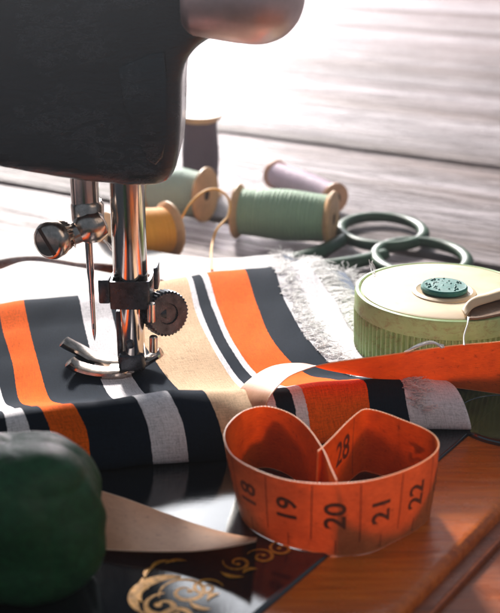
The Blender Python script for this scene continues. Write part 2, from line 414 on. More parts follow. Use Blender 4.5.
def G(px, py): return P(px, py, 0)
scroll(bm, G(186, 592), 0.55, 0.08, R(200), -1.5, 0.07)
scroll(bm, G(168, 600), 0.80, 0.62, R(75), 0.42, 0.20, False)
scroll(bm, G(163, 606), 0.42, 0.10, R(90), 1.2, 0.09)
scroll(bm, G(206, 588), 0.34, 0.06, R(10), 1.4, 0.06)
scroll(bm, G(178, 618), 0.40, 0.10, R(250), -1.4, 0.08)
for (x, y) in ((238, 563), (262, 557), (282, 549), (300, 470), (285, 463), (318, 467)):
    scroll(bm, G(x, y), 0.32, 0.06, R(rnd.uniform(0, 360)), rnd.choice((-1.3, 1.3)), 0.055)
for (x, y, a) in ((146, 584, 1.9), (143, 597, 1.6), (150, 573, 1.2), (160, 565, .7), (176, 563, .2), (152, 612, 2.2), (200, 606, 2.6), (214, 598, .8), (250, 572, .5), (232, 575, 2.8)):
    c = G(x, y); L = rnd.uniform(0.16, 0.26); zc[0] += 0.0006
    d = Vector((math.cos(a), math.sin(a), 0)); pts = [c+d*L*(t/9-0.5)*2+Vector((-d.y, d.x, 0))*0.08*math.sin(t/9*math.pi) for t in range(10)]
    ribbon2d(bm, pts, [0.11*math.sin(math.pi*(t+0.3)/9.6) for t in range(10)], zc[0])
bmesh.ops.recalc_face_normals(bm, faces=bm.faces[:])
for f in bm.faces:
    if f.normal.z < 0: f.normal_flip()
bm_obj('gold_pattern', bm, M['gold'], bed)

# head and arm
fb = P(125, 368, 0.35)                                       # foot of the presser bar
YB = fb.y
yf = YB-1.3
outl0 = [(-330, 128), (-150, 146), (0, 170), (55, 180), (110, 187), (150, 188), (166, 186), (174, 176), (178, 160), (180, 140), (181, 110), (181, 84), (184, 66), (193, 52), (206, 42), (222, 36), (240, 34), (262, 34), (262, -190), (-330, -190)]
loop = [PY(a, b, yf) for a, b in [outl0[0], outl0[1]]]+catmull([PY(a, b, yf) for a, b in outl0[2:-2]], 4)+[PY(a, b, yf) for a, b in outl0[-2:]]
bm = bmesh.new(); add_prism(bm, loop, Vector((0, 3.4, 0)), 0.0)
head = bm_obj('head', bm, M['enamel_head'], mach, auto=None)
md = head.modifiers.new('remesh', 'REMESH'); md.mode = 'VOXEL'; md.voxel_size = 0.11; md.use_smooth_shade = True
md = head.modifiers.new('smooth', 'SMOOTH'); md.iterations = 45; md.factor = 0.5
bm = bmesh.new()
tz = PY(0, -190, yf).z; lxp = PY(-330, 0, yf).x
add_box(bm, Vector((lxp-1.5, yf+1.7, tz/2+0.2)), X, Y, Z, 4.0, 3.3, tz-0.6, 0.5, 5)
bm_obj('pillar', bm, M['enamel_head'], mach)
# face plate: slightly proud, with the bright edge seen on the head
fpo = [(118, 68), (150, 54), (165, 52), (167, 84), (166, 140), (163, 158), (155, 166), (147, 160), (136, 135), (123, 104)]
bm = bmesh.new(); add_prism(bm, [PY(a, b, yf-0.06) for a, b in fpo], Vector((0, 0.3, 0)), 0.05, 3)
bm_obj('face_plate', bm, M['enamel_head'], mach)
# round tension knob
kc = PY(252, -6, yf-0.6)
bm = bmesh.new(); add_lathe(bm, kc+Vector((-1.5, 0.2, 0.2)), kc+Vector((1.25, -0.1, -0.05)), [(0, 0), (0, 0.95)]+[(0.1, 1.06), (0.25, 1.14), (1.2, 1.2)]+[(1.6+1.15*math.sin(math.pi/2*k/18), 1.2*math.cos(math.pi/2*k/18)**0.85) for k in range(0, 18)]+[(2.75, 0)], 72)
bm_obj('tension_knob', bm, M['satin'], mach)

# bars
def at_y(px, py, dy=0.0): return PY(px, py, YB+dy)
bm = bmesh.new()
top = at_y(129, 150); 
add_lathe(bm, Vector((fb.x+0.25, YB, fb.z-0.02)), Vector((fb.x+0.25, YB, 9)), [(0, 0), (0, 0.30), (0.05, 0.33), (1.9, 0.33), (1.95, 0.44), (2.0, 0.46), (6.4, 0.46), (6.4, 0)], 48)
pbar = bm_obj('presser_bar', bm, M['chrome'], mach)
bx = fb.x+0.25
# bracket clamped round the bar
zb0, zb1 = at_y(130, 303).z, at_y(130, 276).z
bm = bmesh.new()
ring = [(-0.52, 0.40), (-0.52, -0.38), (-0.40, -0.50), (0.40, -0.50), (0.56, -0.36), (0.60, 0.42)]
rp = catmull([Vector((bx+a, YB+b, 0)) for a, b in ring], 5)
inn = []
for i, p in enumerate(rp):
    d = (rp[min(i+1, len(rp)-1)]-rp[max(i-1, 0)]).normalized(); s = Vector((-d.y, d.x, 0)); inn.append(p+s*0.07)
add_prism(bm, [Vector((p.x, p.y, zb0)) for p in rp]+[Vector((p.x, p.y, zb0)) for p in inn[::-1]], Vector((0, 0, zb1-zb0)), 0.015, 1)
add_box(bm, Vector((bx-0.66, YB-0.30, (zb0+zb1)/2+0.12)), X, Y, Z, 0.30, 0.5, zb1-zb0-0.1, 0.05)
add_box(bm, Vector((bx+0.70, YB+0.05, zb1+0.0)), X, Y, Z, 0.12, 0.6, 0.62, 0.04)
bm_obj('bar_bracket', bm, M['dark_steel'], pbar)
bm = bmesh.new()
add_box(bm, Vector((bx-0.36, YB+0.18, fb.z+0.95)), X, Y, Z, 0.16, 0.5, 1.5, 0.05)
add_box(bm, Vector((bx-0.03, YB-0.02, fb.z+0.28)), X, Y, Z, 0.72, 0.68, 0.52, 0.10, 3)
bm_obj('foot_shank', bm, M['dark_steel'], pbar)
# thumb screw to the right
sc = at_y(166, 313, 0.15)
bm = bmesh.new()
dirn = Vector((0.50, -0.84, 0.12)).normalized()
add_lathe(bm, sc-dirn*0.26, sc+dirn, [(0, 0), (0, 0.60), (0.05, 0.64), (0.36, 0.64), (0.41, 0.59), (0.42, 0.30), (0.36, 0.28), (0.36, 0)], 72, 0.06)
add_lathe(bm, Vector((bx+0.1, YB, sc.z)), sc, [(0, 0), (0, 0.17), ((sc-Vector((bx+0.1, YB, sc.z))).length, 0.17), ((sc-Vector((bx+0.1, YB, sc.z))).length, 0)], 20)
bm_obj('thumb_screw', bm, M['dark_steel'], mach)
for (px, y0, y1) in ((151.5, 322, 303), (153.5, 352, 336)):
    bm = bmesh.new(); a, b = at_y(px, y0, -0.45), at_y(px, y1, -0.45); h = (b-a).length
    add_lathe(bm, a, b, [(0, 0), (0, 0.09), (0.03, 0.115), (h-0.03, 0.115), (h, 0.09), (h, 0)], 16)
    bm_obj('small_screw', bm, M['old_steel'], mach)
a = at_y(127, 353, -0.34)
bm = bmesh.new(); add_lathe(bm, Vector((bx-0.05, YB-0.30, fb.z+0.85)), Vector((bx-0.05, YB-1, fb.z+0.85)), [(0, 0), (0, 0.13), (0.05, 0.13), (0.07, 0.09), (0.05, 0.07), (0.05, 0)], 20)
bm_obj('set_screw', bm, M['dark_steel'], mach)

# presser foot: two turned-up toes, sole and raised heel
foot_o = None
def slab(bm, pts, wv, w, t, bev=0.02):
    n = len(pts); rings = []
    for i in range(n):
        d = (pts[min(i+1, n-1)]-pts[max(i-1, 0)]).normalized(); up = wv.cross(d).normalized()
        if up.z < 0: up = -up
        ww = w[i] if isinstance(w, list) else w
        r = []
        for k in range(12):
            a = 2*math.pi*k/12; ca, sa = math.cos(a), math.sin(a)
            ca = math.copysign(abs(ca)**0.6, ca); sa = math.copysign(abs(sa)**0.8, sa)
            r.append(bm.verts.new(pts[i]+wv*(ca*ww/2)+up*(sa*t/2)))
        rings.append(r)
    for a, b in zip(rings, rings[1:]):
        for k in range(12): bm.faces.new((a[k], a[(k+1) % 12], b[(k+1) % 12], b[k]))
    bm.faces.new(rings[0][::-1]); bm.faces.new(rings[-1])
wv = Vector((0.12, 0.99, 0)).normalized()
bm = bmesh.new()
nearp = [P(69, 361, 0.62), P(76, 366, 0.44), P(87, 370, 0.34), P(104, 372.5, 0.29), P(125, 371.5, 0.29), P(138, 366, 0.36), P(150, 358.5, 0.52), P(161, 352, 0.70)]
slab(bm, catmull(nearp, 5), wv, [0.30]+[0.56]*34+[0.35], 0.24)
farp = [P(63, 341, 0.82), P(70, 345, 0.66), P(80, 350, 0.48), P(93, 357, 0.33), P(108, 362, 0.29), P(126, 362, 0.29)]
slab(bm, catmull(farp, 5), wv, [0.30]+[0.56]*24+[0.4], 0.24)
add_box(bm, P(122, 368, 0.30), X, wv, Z, 0.75, 0.9, 0.11, 0.04)
bmesh.ops.recalc_face_normals(bm, faces=bm.faces[:])
bm_obj('presser_foot', bm, M['old_steel'], mach)

# needle bar, clamp, screw, needle
nb = at_y(86, 215, 0.1)
bm = bmesh.new()
add_lathe(bm, Vector((nb.x, nb.y, nb.z)), Vector((nb.x, nb.y, 20)), [(0, 0), (0, 0.37), (2.6, 0.37), (2.6, 0)], 40)
nbar = bm_obj('needle_bar', bm, M['chrome'], mach)
bm = bmesh.new()
ca, cb = at_y(103, 219, 0.1), at_y(70, 236, -0.25); d = (cb-ca).normalized(); Lc = (cb-ca).length
add_lathe(bm, ca, cb, [(0, 0), (0, 0.30), (0.08, 0.42), (0.35, 0.50), (0.62, 0.42), (0.75, 0.30), (0.95, 0.28), (1.0, 0.36), (Lc, 0.34), (Lc, 0)], 36)
zt = nb.z+0.35
add_lathe(bm, Vector((nb.x+0.05, nb.y, nb.z-0.55)), Vector((nb.x+0.05, nb.y, 20)), [(0, 0), (0, 0.30), (0.1, 0.42), (0.85, 0.44), (0.95, 0.38), (0.95, 0)], 36)
clamp = bm_obj('needle_clamp', bm, M['old_steel'], nbar)
bm = bmesh.new()
hs = at_y(61, 236.5, -0.35); he = at_y(46, 242, -0.95); d = (he-hs).normalized(); hs = he-d*0.85
u_, v_ = frame_of(d)
add_lathe(bm, hs, he, [(0, 0), (0, 0.27), (0.06, 0.40), (0.40, 0.46), (0.44, 0.40)], 60, 0.09)
add_lathe(bm, hs+d*0.42, he, [(0, 0.40), (0.05, 0.50), (0.22, 0.51), (0.33, 0.46), (0.38, 0.38)], 48)
add_lathe(bm, hs+d*0.80, he, [(0, 0.38), (0.02, 0.34), (0.02, 0)], 48)
add_lathe(bm, at_y(76, 232, -0.2), hs, [(0, 0), (0, 0.17), ((hs-at_y(76, 232, -0.2)).length+0.05, 0.17), ((hs-at_y(76, 232, -0.2)).length+0.05, 0)], 20)
ts = bm_obj('clamp_screw', bm, M['old_steel'], nbar)
bm = bmesh.new(); sl = (Vector((0.62, 0, -0.78)) - d*Vector((0.62, 0, -0.78)).dot(d)).normalized(); sn = d.cross(sl).normalized()
add_box(bm, hs+d*0.815, sl, sn, d, 0.80, 0.10, 0.03)
bm_obj('screw_slot', bm, M['core'], nbar)
n0, n1 = at_y(88.5, 240, 0.0), at_y(94.8, 341, 0.0); L = (n1-n0).length
bm = bmesh.new(); add_lathe(bm, n0, n1, [(0, 0), (0, 0.105), (0.9, 0.10), (1.15, 0.075), (L-0.42, 0.062), (L-0.2, 0.045), (L-0.03, 0.012), (L, 0)], 20)
needle = bm_obj('needle', bm, M['needle'], nbar)
ey = n0+(n1-n0)*((L-0.45)/L)
bm = bmesh.new(); add_box(bm, ey+Vector((0, -0.062, 0)), X, Y, Z, 0.035, 0.02, 0.16, 0.004, 1)
bm_obj('needle_eye', bm, M['core'], nbar)

# ================================================================== CLOTH
def hermite_rows(rows, ts, per):
    """rows: list over rows of lists of Vector; smooth along the rows index (Catmull) and along ts (non-uniform)"""
    A = np.array([[list(p) for p in r] for r in rows])      # R x C x 3
    def interp(A, t, tt):
        t = np.array(t, float); out = []
        d = np.gradient(A, t, axis=0)
        for x in tt:
            i = int(min(max(np.searchsorted(t, x)-1, 0), len(t)-2)); h = t[i+1]-t[i]; s = (x-t[i])/h
            out.append((2*s**3-3*s**2+1)*A[i]+(s**3-2*s**2+s)*h*d[i]+(-2*s**3+3*s**2)*A[i+1]+(s**3-s**2)*h*d[i+1])
        return np.array(out)
    return A, interp
def sheet(name, rows, us, nu, nv, mats, parent, thick=0.05, wob=0.0, vlen=None, ragged=None):
    A, interp = hermite_rows(rows, us, None)
    vs = [0]
    mid = A.shape[1]//2
    for i in range(1, A.shape[0]): vs.append(vs[-1]+max(0.15, float(np.linalg.norm(A[i, mid]-A[i-1, mid]))))
    vv = np.linspace(0, vs[-1], nv); uu = np.linspace(us[0], us[-1], nu)
    Bv = interp(A, vs, vv)                                  # nv x C x 3
    Cc = interp(np.transpose(Bv, (1, 0, 2)), us, uu)        # nu x nv x 3
    bm = bmesh.new(); uvl = bm.loops.layers.uv.new('UVMap'); G_ = []
    for i in range(nu):
        G_.append([])
        for j in range(nv):
            p = Vector(Cc[i, j])
            if wob: p.z += wob*(math.sin(uu[i]*1.7+vv[j]*0.8)+0.6*math.sin(uu[i]*0.6-vv[j]*2.1+1)+0.35*math.sin(uu[i]*4.3+vv[j]*3.1))
            G_[-1].append(bm.verts.new(p))
    for i in range(nu-1):
        for j in range(nv-1):
            f = bm.faces.new((G_[i][j], G_[i+1][j], G_[i+1][j+1], G_[i][j+1]))
            for l, (a, b) in zip(f.loops, ((i, j), (i+1, j), (i+1, j+1), (i, j+1))): l[uvl].uv = (uu[a], vv[b])
    bmesh.ops.recalc_face_normals(bm, faces=bm.faces[:])
    o = bm_obj(name, bm, mats, parent, auto=None)
    o.data.polygons.foreach_set('use_smooth', [True]*len(o.data.polygons))
    s = o.modifiers.new('thickness', 'SOLIDIFY'); s.thickness = thick; s.offset = 0
    return o, Cc, uu, vv

rA = [(-110, 316), (-50, 311), (-32, 309), (-2, 305), (22, 302), (77, 296), (105, 292), (114, 290), (186, 277), (190, 276.5), (199, 275), (205, 274), (243, 270), (272, 267), (302, 262)]
rB = [(-100, 340), (-38, 338), (-20, 336), (3, 333), (28, 330), (83, 325), (113, 322), (127, 320), (195, 312), (200, 311), (212, 310), (217, 309), (256, 306), (285, 303), (332, 296)]
rB2 = [(-90, 368), (-26, 366), (-8, 364), (12, 362), (36, 360), (91, 357), (121, 356), (150, 354), (213, 350), (218, 350), (230, 349), (236, 349), (273, 344), (308, 341), (352, 330)]
rC = [(-80, 406), (-14, 404), (4, 403), (20, 402), (49, 401), (109, 397), (143, 394), (179, 392), (240, 388), (246, 387), (259, 384), (266, 383), (308, 376), (346, 374), (385, 362)]
rD = [(-50, 415), (5, 411), (23, 409), (43, 407), (75, 404), (137, 397), (170, 393), (207, 391), (264, 391), (271, 391), (289, 390), (300, 388), (364, 382), (402, 382), (455, 385)]
rE = [(-46, 440), (8, 436), (29, 434), (50, 431), (84, 428), (146, 425), (181, 423), (218, 421), (268, 415), (276, 414), (294, 412), (305, 411), (367, 402), (405, 402), (464, 403)]
rG = [(-42, 484), (10, 478), (32, 476), (56, 473), (90, 470), (152, 464), (187, 461), (226, 457), (272, 449), (280, 448), (298, 445), (309, 444), (370, 431), (410, 429), (471, 428)]
nC = len(rA); lerp = lambda a, b, t: a+(b-a)*t
def row(r, z0, z1): return [P(x, y, lerp(z0, z1, (i/(nC-1))**1.5)) for i, (x, y) in enumerate(r)]
RA = row(rA, 0.75, 0.65); RB = row(rB, 0.50, 0.45); RB2 = row(rB2, 0.28, 0.35); RC = row(rC, 0.20, 0.35)
zD = [1.5]*6+[1.48, 1.40, 1.18, 1.16, 1.14, 1.12, 1.06, 1.03, 1.0]
RD = [P(x, y+(6 if i < 8 else 4 if i < 12 else 2), zD[i]) for i, (x, y) in enumerate(rD)]; RE = row(rE, 1.14, 0.74); RG = row(rG, 0.12, 0.10)
T0 = [p+Vector((-0.2, 0.9, -0.5)) for p in RA]; T00 = [p+Vector((-0.3, 1.7, -0.72+0.1)) for p in RA]; 
RV = [a*0.5+b*0.5+Vector((0, 0, -0.02)) for a, b in zip(RC, RD)]
TG = [p+Vector((-0.1, 0.75, -0.06)) for p in RG]; TG2 = [p+Vector((-0.2, 1.5, -0.05)) for p in RG]
fab = thing('striped_fabric', 'navy, orange, white and tan striped cotton with frayed edge, folded under the presser foot', 'fabric', P(180, 400, 0))
cl, GR, uu, vv = sheet('cloth', [T0, RA, RB, RB2, RC, RV, RD, RE, RG, TG], UC, 150, 230, M['stripe'], fab, 0.05, 0.018)
# frayed edge: loose threads leaving the right side
def fringe(name, starts, mats, parent, per=3, Lr=(0.25, 0.8), r=0.009, drop=0.15):
    bm = bmesh.new()
    for p, d, up in starts:
        for k in range(per):
            L = rnd.uniform(*Lr); q = p+Vector((rnd.uniform(-.05, .05), rnd.uniform(-.05, .05), rnd.uniform(-.01, .03)))
            dd = (d+Vector((rnd.uniform(-.55, .55), rnd.uniform(-.55, .55), rnd.uniform(-.1, .30)))).normalized()
            sd = Vector((rnd.uniform(-1, 1), rnd.uniform(-1, 1), rnd.uniform(-.3, .5)))*0.18
            pts = [q, q+dd*L*0.35+sd*0.3, q+dd*L*0.7+sd*0.9-Z*drop*0.4*L, q+dd*L+sd*0.5-Z*drop*L]
            add_tube(bm, catmull(pts, 3), r*rnd.uniform(0.7, 1.4), 3)
    return bm_obj(name, bm, mats, parent, auto=None)
st = []
nU, nV = GR.shape[0], GR.shape[1]
ncut = int(nV*0.60)
for j in range(2, ncut, 1):
    p = Vector(GR[nU-1, j]); q = Vector(GR[nU-4, j]); st.append((p, (p-q).normalized(), Z))
fr = fringe('frayed_edge', st, M['fray'], fab, 11, (0.2, 0.95), 0.009, 0.30); tag(fr, kind='stuff')
iu = int(np.argmin(np.abs(uu-UC[13])))                       # fluff where navy meets the frayed white
st = []
for j in range(4, int(nV*0.90), 1):
    p = Vector(GR[iu, j])+Z*0.03; q = Vector(GR[iu-3, j]); st.append((p+(p-q).normalized()*rnd.uniform(-.02, .5), (p-q).normalized()+Vector((0, -0.5*rnd.random(), 0)), Z))
fr = fringe('loose_threads', st, M['fray'], fab, 7, (0.12, 0.42), 0.008, 0.05); tag(fr, kind='stuff')

# white cloth lying behind, two layers
def line_row(pts, z): return [P(a, b, (z[i] if isinstance(z, list) else z)) for i, (a, b) in enumerate(pts)]
wc = thing('white_cloth', 'plain white cotton cloth lying in layers behind the striped fabric', 'cloth', P(120, 270, 0))
us7 = [0, 3, 6, 9, 12, 15, 18]
w1 = [line_row([(-170, 226), (-60, 229), (20, 235), (80, 239), (150, 252), (225, 259), (292, 252)], 0.12),
      line_row([(-170, 250), (-60, 246), (20, 245), (80, 248), (150, 260), (225, 272), (300, 268)], 0.15),
      line_row([(-170, 270), (-60, 262), (20, 253), (78, 257), (145, 267), (235, 290), (318, 290)], 0.14),
      line_row([(-170, 279), (-60, 271), (20, 257), (78, 263), (142, 272), (250, 320), (348, 330)], [.14, .14, .16, .16, .14, .08, .05])]
sheet('lower_layer', w1, us7, 90, 50, M['white_cloth'], wc, 0.05, 0.02)
w2 = [line_row([(-170, 288), (-60, 281), (-8, 273), (26, 262), (62, 266), (104, 273), (160, 280)], [.42, .42, .42, .48, .48, .46, .34]),
      line_row([(-170, 296), (-60, 290), (-8, 283), (26, 275), (62, 277), (104, 281), (160, 284)], .50),
      line_row([(-170, 330), (-60, 325), (-8, 320), (26, 315), (62, 310), (104, 305), (160, 300)], .30),
      line_row([(-170, 350), (-60, 345), (-8, 340), (26, 336), (62, 332), (104, 330), (170, 330)], .12)]
us2 = [0, 3, 5, 6.5, 8, 9.5, 12]
sheet('upper_layer', w2, us2, 80, 40, M['white_cloth'], wc, 0.07, 0.012)

# ragged scrap with navy patches by the scissors
scp = thing('fabric_scrap', 'ragged blue and white scrap of frayed cloth beside the scissor handles', 'fabric scrap', P(320, 300, 0))
sr = [line_row([(282, 255), (300, 262), (318, 268), (345, 272)], 0.12), line_row([(290, 275), (310, 280), (330, 285), (356, 288)], 0.20),
      line_row([(300, 300), (322, 304), (340, 306), (362, 308)], 0.16), line_row([(318, 335), (338, 337), (352, 338), (372, 340)], 0.08)]
o_, g2, u2, v2 = sheet('scrap_cloth', sr, [0, 1, 2, 3], 30, 40, M['navy_cloth'], scp, 0.04, 0.02)
st = []
for j in range(0, 40):
    for i in (0, 8, 16, 29):
        p = Vector(g2[i, j]); st.append((p+Z*0.03, Vector((0.5, 0.3, 0)) if i > 12 else Vector((-0.5, 0.2, 0)), Z))
for i in range(30):
    p = Vector(g2[i, 0]); st.append((p, Vector((0, 1, 0)), Z))
fr = fringe('scrap_fringe', st, M['fray'], scp, 4, (0.2, 0.8), 0.009, 0.1); tag(fr, kind='stuff')

# ================================================================== MEASURING TAPE
TW = 1.6
tape = thing('measuring_tape', 'old orange tailor measuring tape coiled on the machine bed, numbers 19 to 22 facing front', 'measuring tape', P(330, 520, 0))
def tape_band(name, pairs, parent, mA, mB, n=10, thick=0.024):
    """pairs: (edge1, edge2); the two faces are separate shells closed at the edges. UV x = cm along, y = cm across"""
    e1s = catmull([a for a, b in pairs], n); e2s = catmull([b for a, b in pairs], n)
    m = len(e1s); K = 9; s = [0.0]
    for i in range(1, m): s.append(s[-1]+((e1s[i]+e2s[i])/2-(e1s[i-1]+e2s[i-1])/2).length)
    nor = []
    for i in range(m):
        d = ((e1s[min(i+1, m-1)]+e2s[min(i+1, m-1)])-(e1s[max(i-1, 0)]+e2s[max(i-1, 0)])).normalized()
        nor.append(d.cross((e1s[i]-e2s[i]).normalized()).normalized())
    bm = bmesh.new(); uvl = bm.loops.layers.uv.new('UVMap')
    A = []; Bk = []
    for i in range(m):
        A.append([]); Bk.append([])
        for k in range(K+1):
            t = k/K; bow = 0.02*math.sin(math.pi*t); p = e2s[i].lerp(e1s[i], t)+nor[i]*(bow+0.012*math.sin(s[i]*2.1+t*2))
            A[-1].append(bm.verts.new(p+nor[i]*thick/2)); Bk[-1].append(bm.verts.new(p-nor[i]*thick/2))
    def face(vs, uvs, mi):
        f = bm.faces.new(vs); f.material_index = mi
        for l, u in zip(f.loops, uvs): l[uvl].uv = u
    for i in range(m-1):
        for k in range(K):
            y0, y1 = TW*k/K, TW*(k+1)/K; u = ((s[i], y0), (s[i+1], y0), (s[i+1], y1), (s[i], y1))
            face((A[i][k], A[i+1][k], A[i+1][k+1], A[i][k+1]), u, 0)
            face((Bk[i][k], Bk[i][k+1], Bk[i+1][k+1], Bk[i+1][k]), (u[0], u[3], u[2], u[1]), 1)
        for k in (0, K):
            y = TW*k/K
            face((A[i][k], Bk[i][k], Bk[i+1][k], A[i+1][k]), ((s[i], y), (s[i], y), (s[i+1], y), (s[i+1], y)), 1)
    for i in (0, m-1):
        for k in range(K): face((A[i][k], A[i][k+1], Bk[i][k+1], Bk[i][k]), ((s[i], 0),)*4, 1)
    o = bm_obj(name, bm, [mA, mB], parent, auto=50)
    return o, e1s, e2s, nor, s
# coil: the rim seen from above, then where it stands
rim = [(336, 480), (331, 468), (324, 450), (308, 428), (289, 413), (265, 406), (243, 411), (228, 425), (225, 440), (233, 456), (252, 468), (280, 478), (310, 482.5), (340, 483), (372, 480), (402, 471.5), (425, 460), (437.5, 448), (436, 437), (424, 428), (404, 420), (385, 413), (371, 409.5), (364, 409.5), (358, 413), (345, 424), (330, 439), (318, 451)]
lean = {6: .10, 7: .22, 8: .30, 9: .26, 10: .16, 11: .08}
cen = P(335, 450, TW)
pairs = []
for i, (a, b) in enumerate(rim):
    tp = P(a, b, TW+0.02); bt = Vector((tp.x, tp.y, 0.03))
    l = lean.get(i, 0.0); d = (cen-tp); d.z = 0; d.normalize(); bt = bt+d*l
    if 15 <= i <= 18: bt = bt+d*0.10
    if (bt-O0).dot(e2) > -0.05: bt.z = -0.085
    else: bt.z = 0.015
    tp2 = tp
    pairs.append((tp2, bt))
coil, c1, c2, cn, cs = tape_band('coiled_band', pairs, tape, M['tape_tan'], M['tape_orange'], 10)
def solve2(e1p, px, py, far=True, w=TW):
    d = ray(px, py).normalized(); oc = CAM-e1p; b = d.dot(oc); c = oc.dot(oc)-w*w; disc = b*b-c
    if disc < 0: return CAM+d*(-b)
    t = -b+math.sqrt(disc) if far else -b-math.sqrt(disc); return CAM+d*t
st_in = [((560, 333), 2.25, (560, 404)), ((500, 341), 2.2, (500, 394)), ((460, 345), 2.2, (460, 388)), ((420, 350), 2.2, (420, 384)), ((380, 355.5), 2.15, (386, 380)), ((345, 361), 2.05, (355, 374.5)), ((320, 365.5), 1.95, (326, 369.5)), ((304, 370), 1.85, (303, 364)), ((289, 376), 1.85, (275, 366)), ((278, 386), 1.75, (254, 376)), ((270, 397), 1.6, (238, 391)), ((265, 409), 1.3, (231, 408)), ((263, 422), 0.9, (232, 424))]
pr = []
for (a, z, b) in st_in:
    q = P(a[0], a[1], z); pr.append((q, solve2(q, b[0], b[1], True)))
strip, s1, s2, sn_, ss = tape_band('crossing_band', pr, tape, M['tape_pale'], M['tape_orange'], 8)
tl = [((88, 548.5), .15, (86, 486)), ((104, 550), .15, (104, 492)), ((130, 551.5), .18, (130, 500)), ((165, 551.5), .24, (165, 513)), ((200, 550), .38, (200, 526)), ((235, 546), .60, (235, 535)), ((256, 541.5), .80, (257, 538))]
pr = []
for (a, z, b) in tl:
    q = P(a[0], a[1], z); pr.append((solve2(q, b[0], b[1], True), q))
tail, t1, t2, tn_, ts_ = tape_band('loose_end', pr, tape, M['tape_worn'], M['tape_worn'], 8)

# printed numbers and lines
def text_mesh(s, size):
    cu = bpy.data.curves.new('num', 'FONT'); cu.body = s; cu.size = size; cu.align_x = 'CENTER'; cu.align_y = 'CENTER'; cu.offset = 0.014
    ob = bpy.data.objects.new('num', cu); COL.objects.link(ob)
    bpy.context.view_layer.update()
    me = bpy.data.meshes.new_from_object(ob.evaluated_get(bpy.context.evaluated_depsgraph_get()))
    bpy.data.objects.remove(ob); return me
def on_band(e1s, e2s, nor, s, x, y, side, eps):
    x = min(max(x, 0), s[-1]-1e-4); i = int(np.searchsorted(s, x))-1; i = max(0, min(i, len(s)-2)); f = (x-s[i])/(s[i+1]-s[i]); t = y/TW
    p = e2s[i].lerp(e1s[i], t).lerp(e2s[i+1].lerp(e1s[i+1], t), f); n = nor[i].lerp(nor[i+1], f).normalized()
    return p+n*(0.02*math.sin(math.pi*t)+0.012*math.sin(x*2.1+t*2))+n*side*(0.012+eps)
def print_on(name, band, items, lines, side, parent, eps=0.006):
    e1s, e2s, nor, s = band; out = bmesh.new()
    for (txt, sx, sy, size, flip) in items:
        me = text_mesh(txt, size); b = bmesh.new(); b.from_mesh(me)
        for k in range(-12, 13):
            bmesh.ops.bisect_plane(b, geom=b.verts[:]+b.edges[:]+b.faces[:], plane_co=(0, k*0.06, 0), plane_no=(0, 1, 0))
            bmesh.ops.bisect_plane(b, geom=b.verts[:]+b.edges[:]+b.faces[:], plane_co=(k*0.06, 0, 0), plane_no=(1, 0, 0))
        bmesh.ops.triangulate(b, faces=b.faces[:])
        mp = {}
        for v in b.verts:
            lx_, ly_ = v.co.x*0.95, v.co.y*1.0
            # digits read upwards: the writing runs across the tape
            mp[v] = out.verts.new(on_band(e1s, e2s, nor, s, sx-ly_, sy+lx_, side, eps) if flip else on_band(e1s, e2s, nor, s, sx-lx_, sy+ly_, side, eps))
        for f in b.faces:
            try: out.faces.new([mp[v] for v in f.verts])
            except Exception: pass
        b.free(); bpy.data.meshes.remove(me)
    for (sx, y0, y1, w) in lines:
        n = 8; vs = [(out.verts.new(on_band(e1s, e2s, nor, s, sx-w/2, y0+(y1-y0)*k/n, side, eps)), out.verts.new(on_band(e1s, e2s, nor, s, sx+w/2, y0+(y1-y0)*k/n, side, eps))) for k in range(n+1)]
        for a, b_ in zip(vs, vs[1:]): out.faces.new((a[0], a[1], b_[1], b_[0]))
    bm_obj(name, out, M['ink'], parent, smooth=False, auto=None)
# where along the coil the front wall shows pixel column 335
def s_at(px, lo, hi, e1s, s):
    best = None
    for i, p in enumerate(e1s):
        if not (lo <= i <= hi): continue
        v = p-CAM; x = 250+F*v.x/v.dot(FW)
        if best is None or abs(x-px) < best[0]: best = (abs(x-px), s[i])
    return best[1]
s20 = s_at(337, 95, 160, c1, cs)
items = [(str(20+k), s20+k*1.0, 0.90, 0.62, 1) for k in range(-3, 5)]
lines = [(s20+k-0.5, 0.30, 1.55, 0.022) for k in range(-3, 6)]+[(s20+k, 0.06, 0.36, 0.02) for k in range(-3, 5)]
print_on('number_print', (c1, c2, cn, cs), items, lines, 1, coil)
s28 = s_at(343, 245, 275, c1, cs)
s2x = s_at(326, 5, 30, c1, cs)
print_on('number_print', (c1, c2, cn, cs), [('28', s28, 0.95, 0.82, 0)], [(s28-0.55, .1, 1.55, .02)], -1, coil)
print_on('number_print', (c1, c2, cn, cs), [('2', s2x, 1.0, 0.60, 1)], [(s2x+0.5, .3, 1.55, .02)], 1, coil)

# ================================================================== ROUND BOX
tc_ = P(444, 290, 2.0); tcx, tcy = tc_.x, tc_.y; TR = 2.55
box = thing('pin_box', 'round pale green ribbed sewing box with cream lid and teal button', 'round box', (tcx, tcy, 0))
bm = bmesh.new()
nr = 92*6; zs = [(0.02, 2.36), (0.06, 2.42), (1.42, 2.46), (1.5, 2.42)]; rib = lambda k: 0.11*max(0, math.sin(2*math.pi*k/6))**0.7
rings = []
for z, r in zs:
    rings.append([bm.verts.new(Vector((tcx+math.cos(2*math.pi*k/nr)*(r+rib(k)), tcy+math.sin(2*math.pi*k/nr)*(r+rib(k)), z))) for k in range(nr)])
for a, b in zip(rings, rings[1:]):
    for k in range(nr): bm.faces.new((a[k], a[(k+1) % nr], b[(k+1) % nr], b[k]))
bm.faces.new(rings[0][::-1]); bm.faces.new(rings[-1])
bm_obj('ribbed_body', bm, M['tin_green'], box, auto=60)
bm = bmesh.new(); c0 = Vector((tcx, tcy, 1.44))
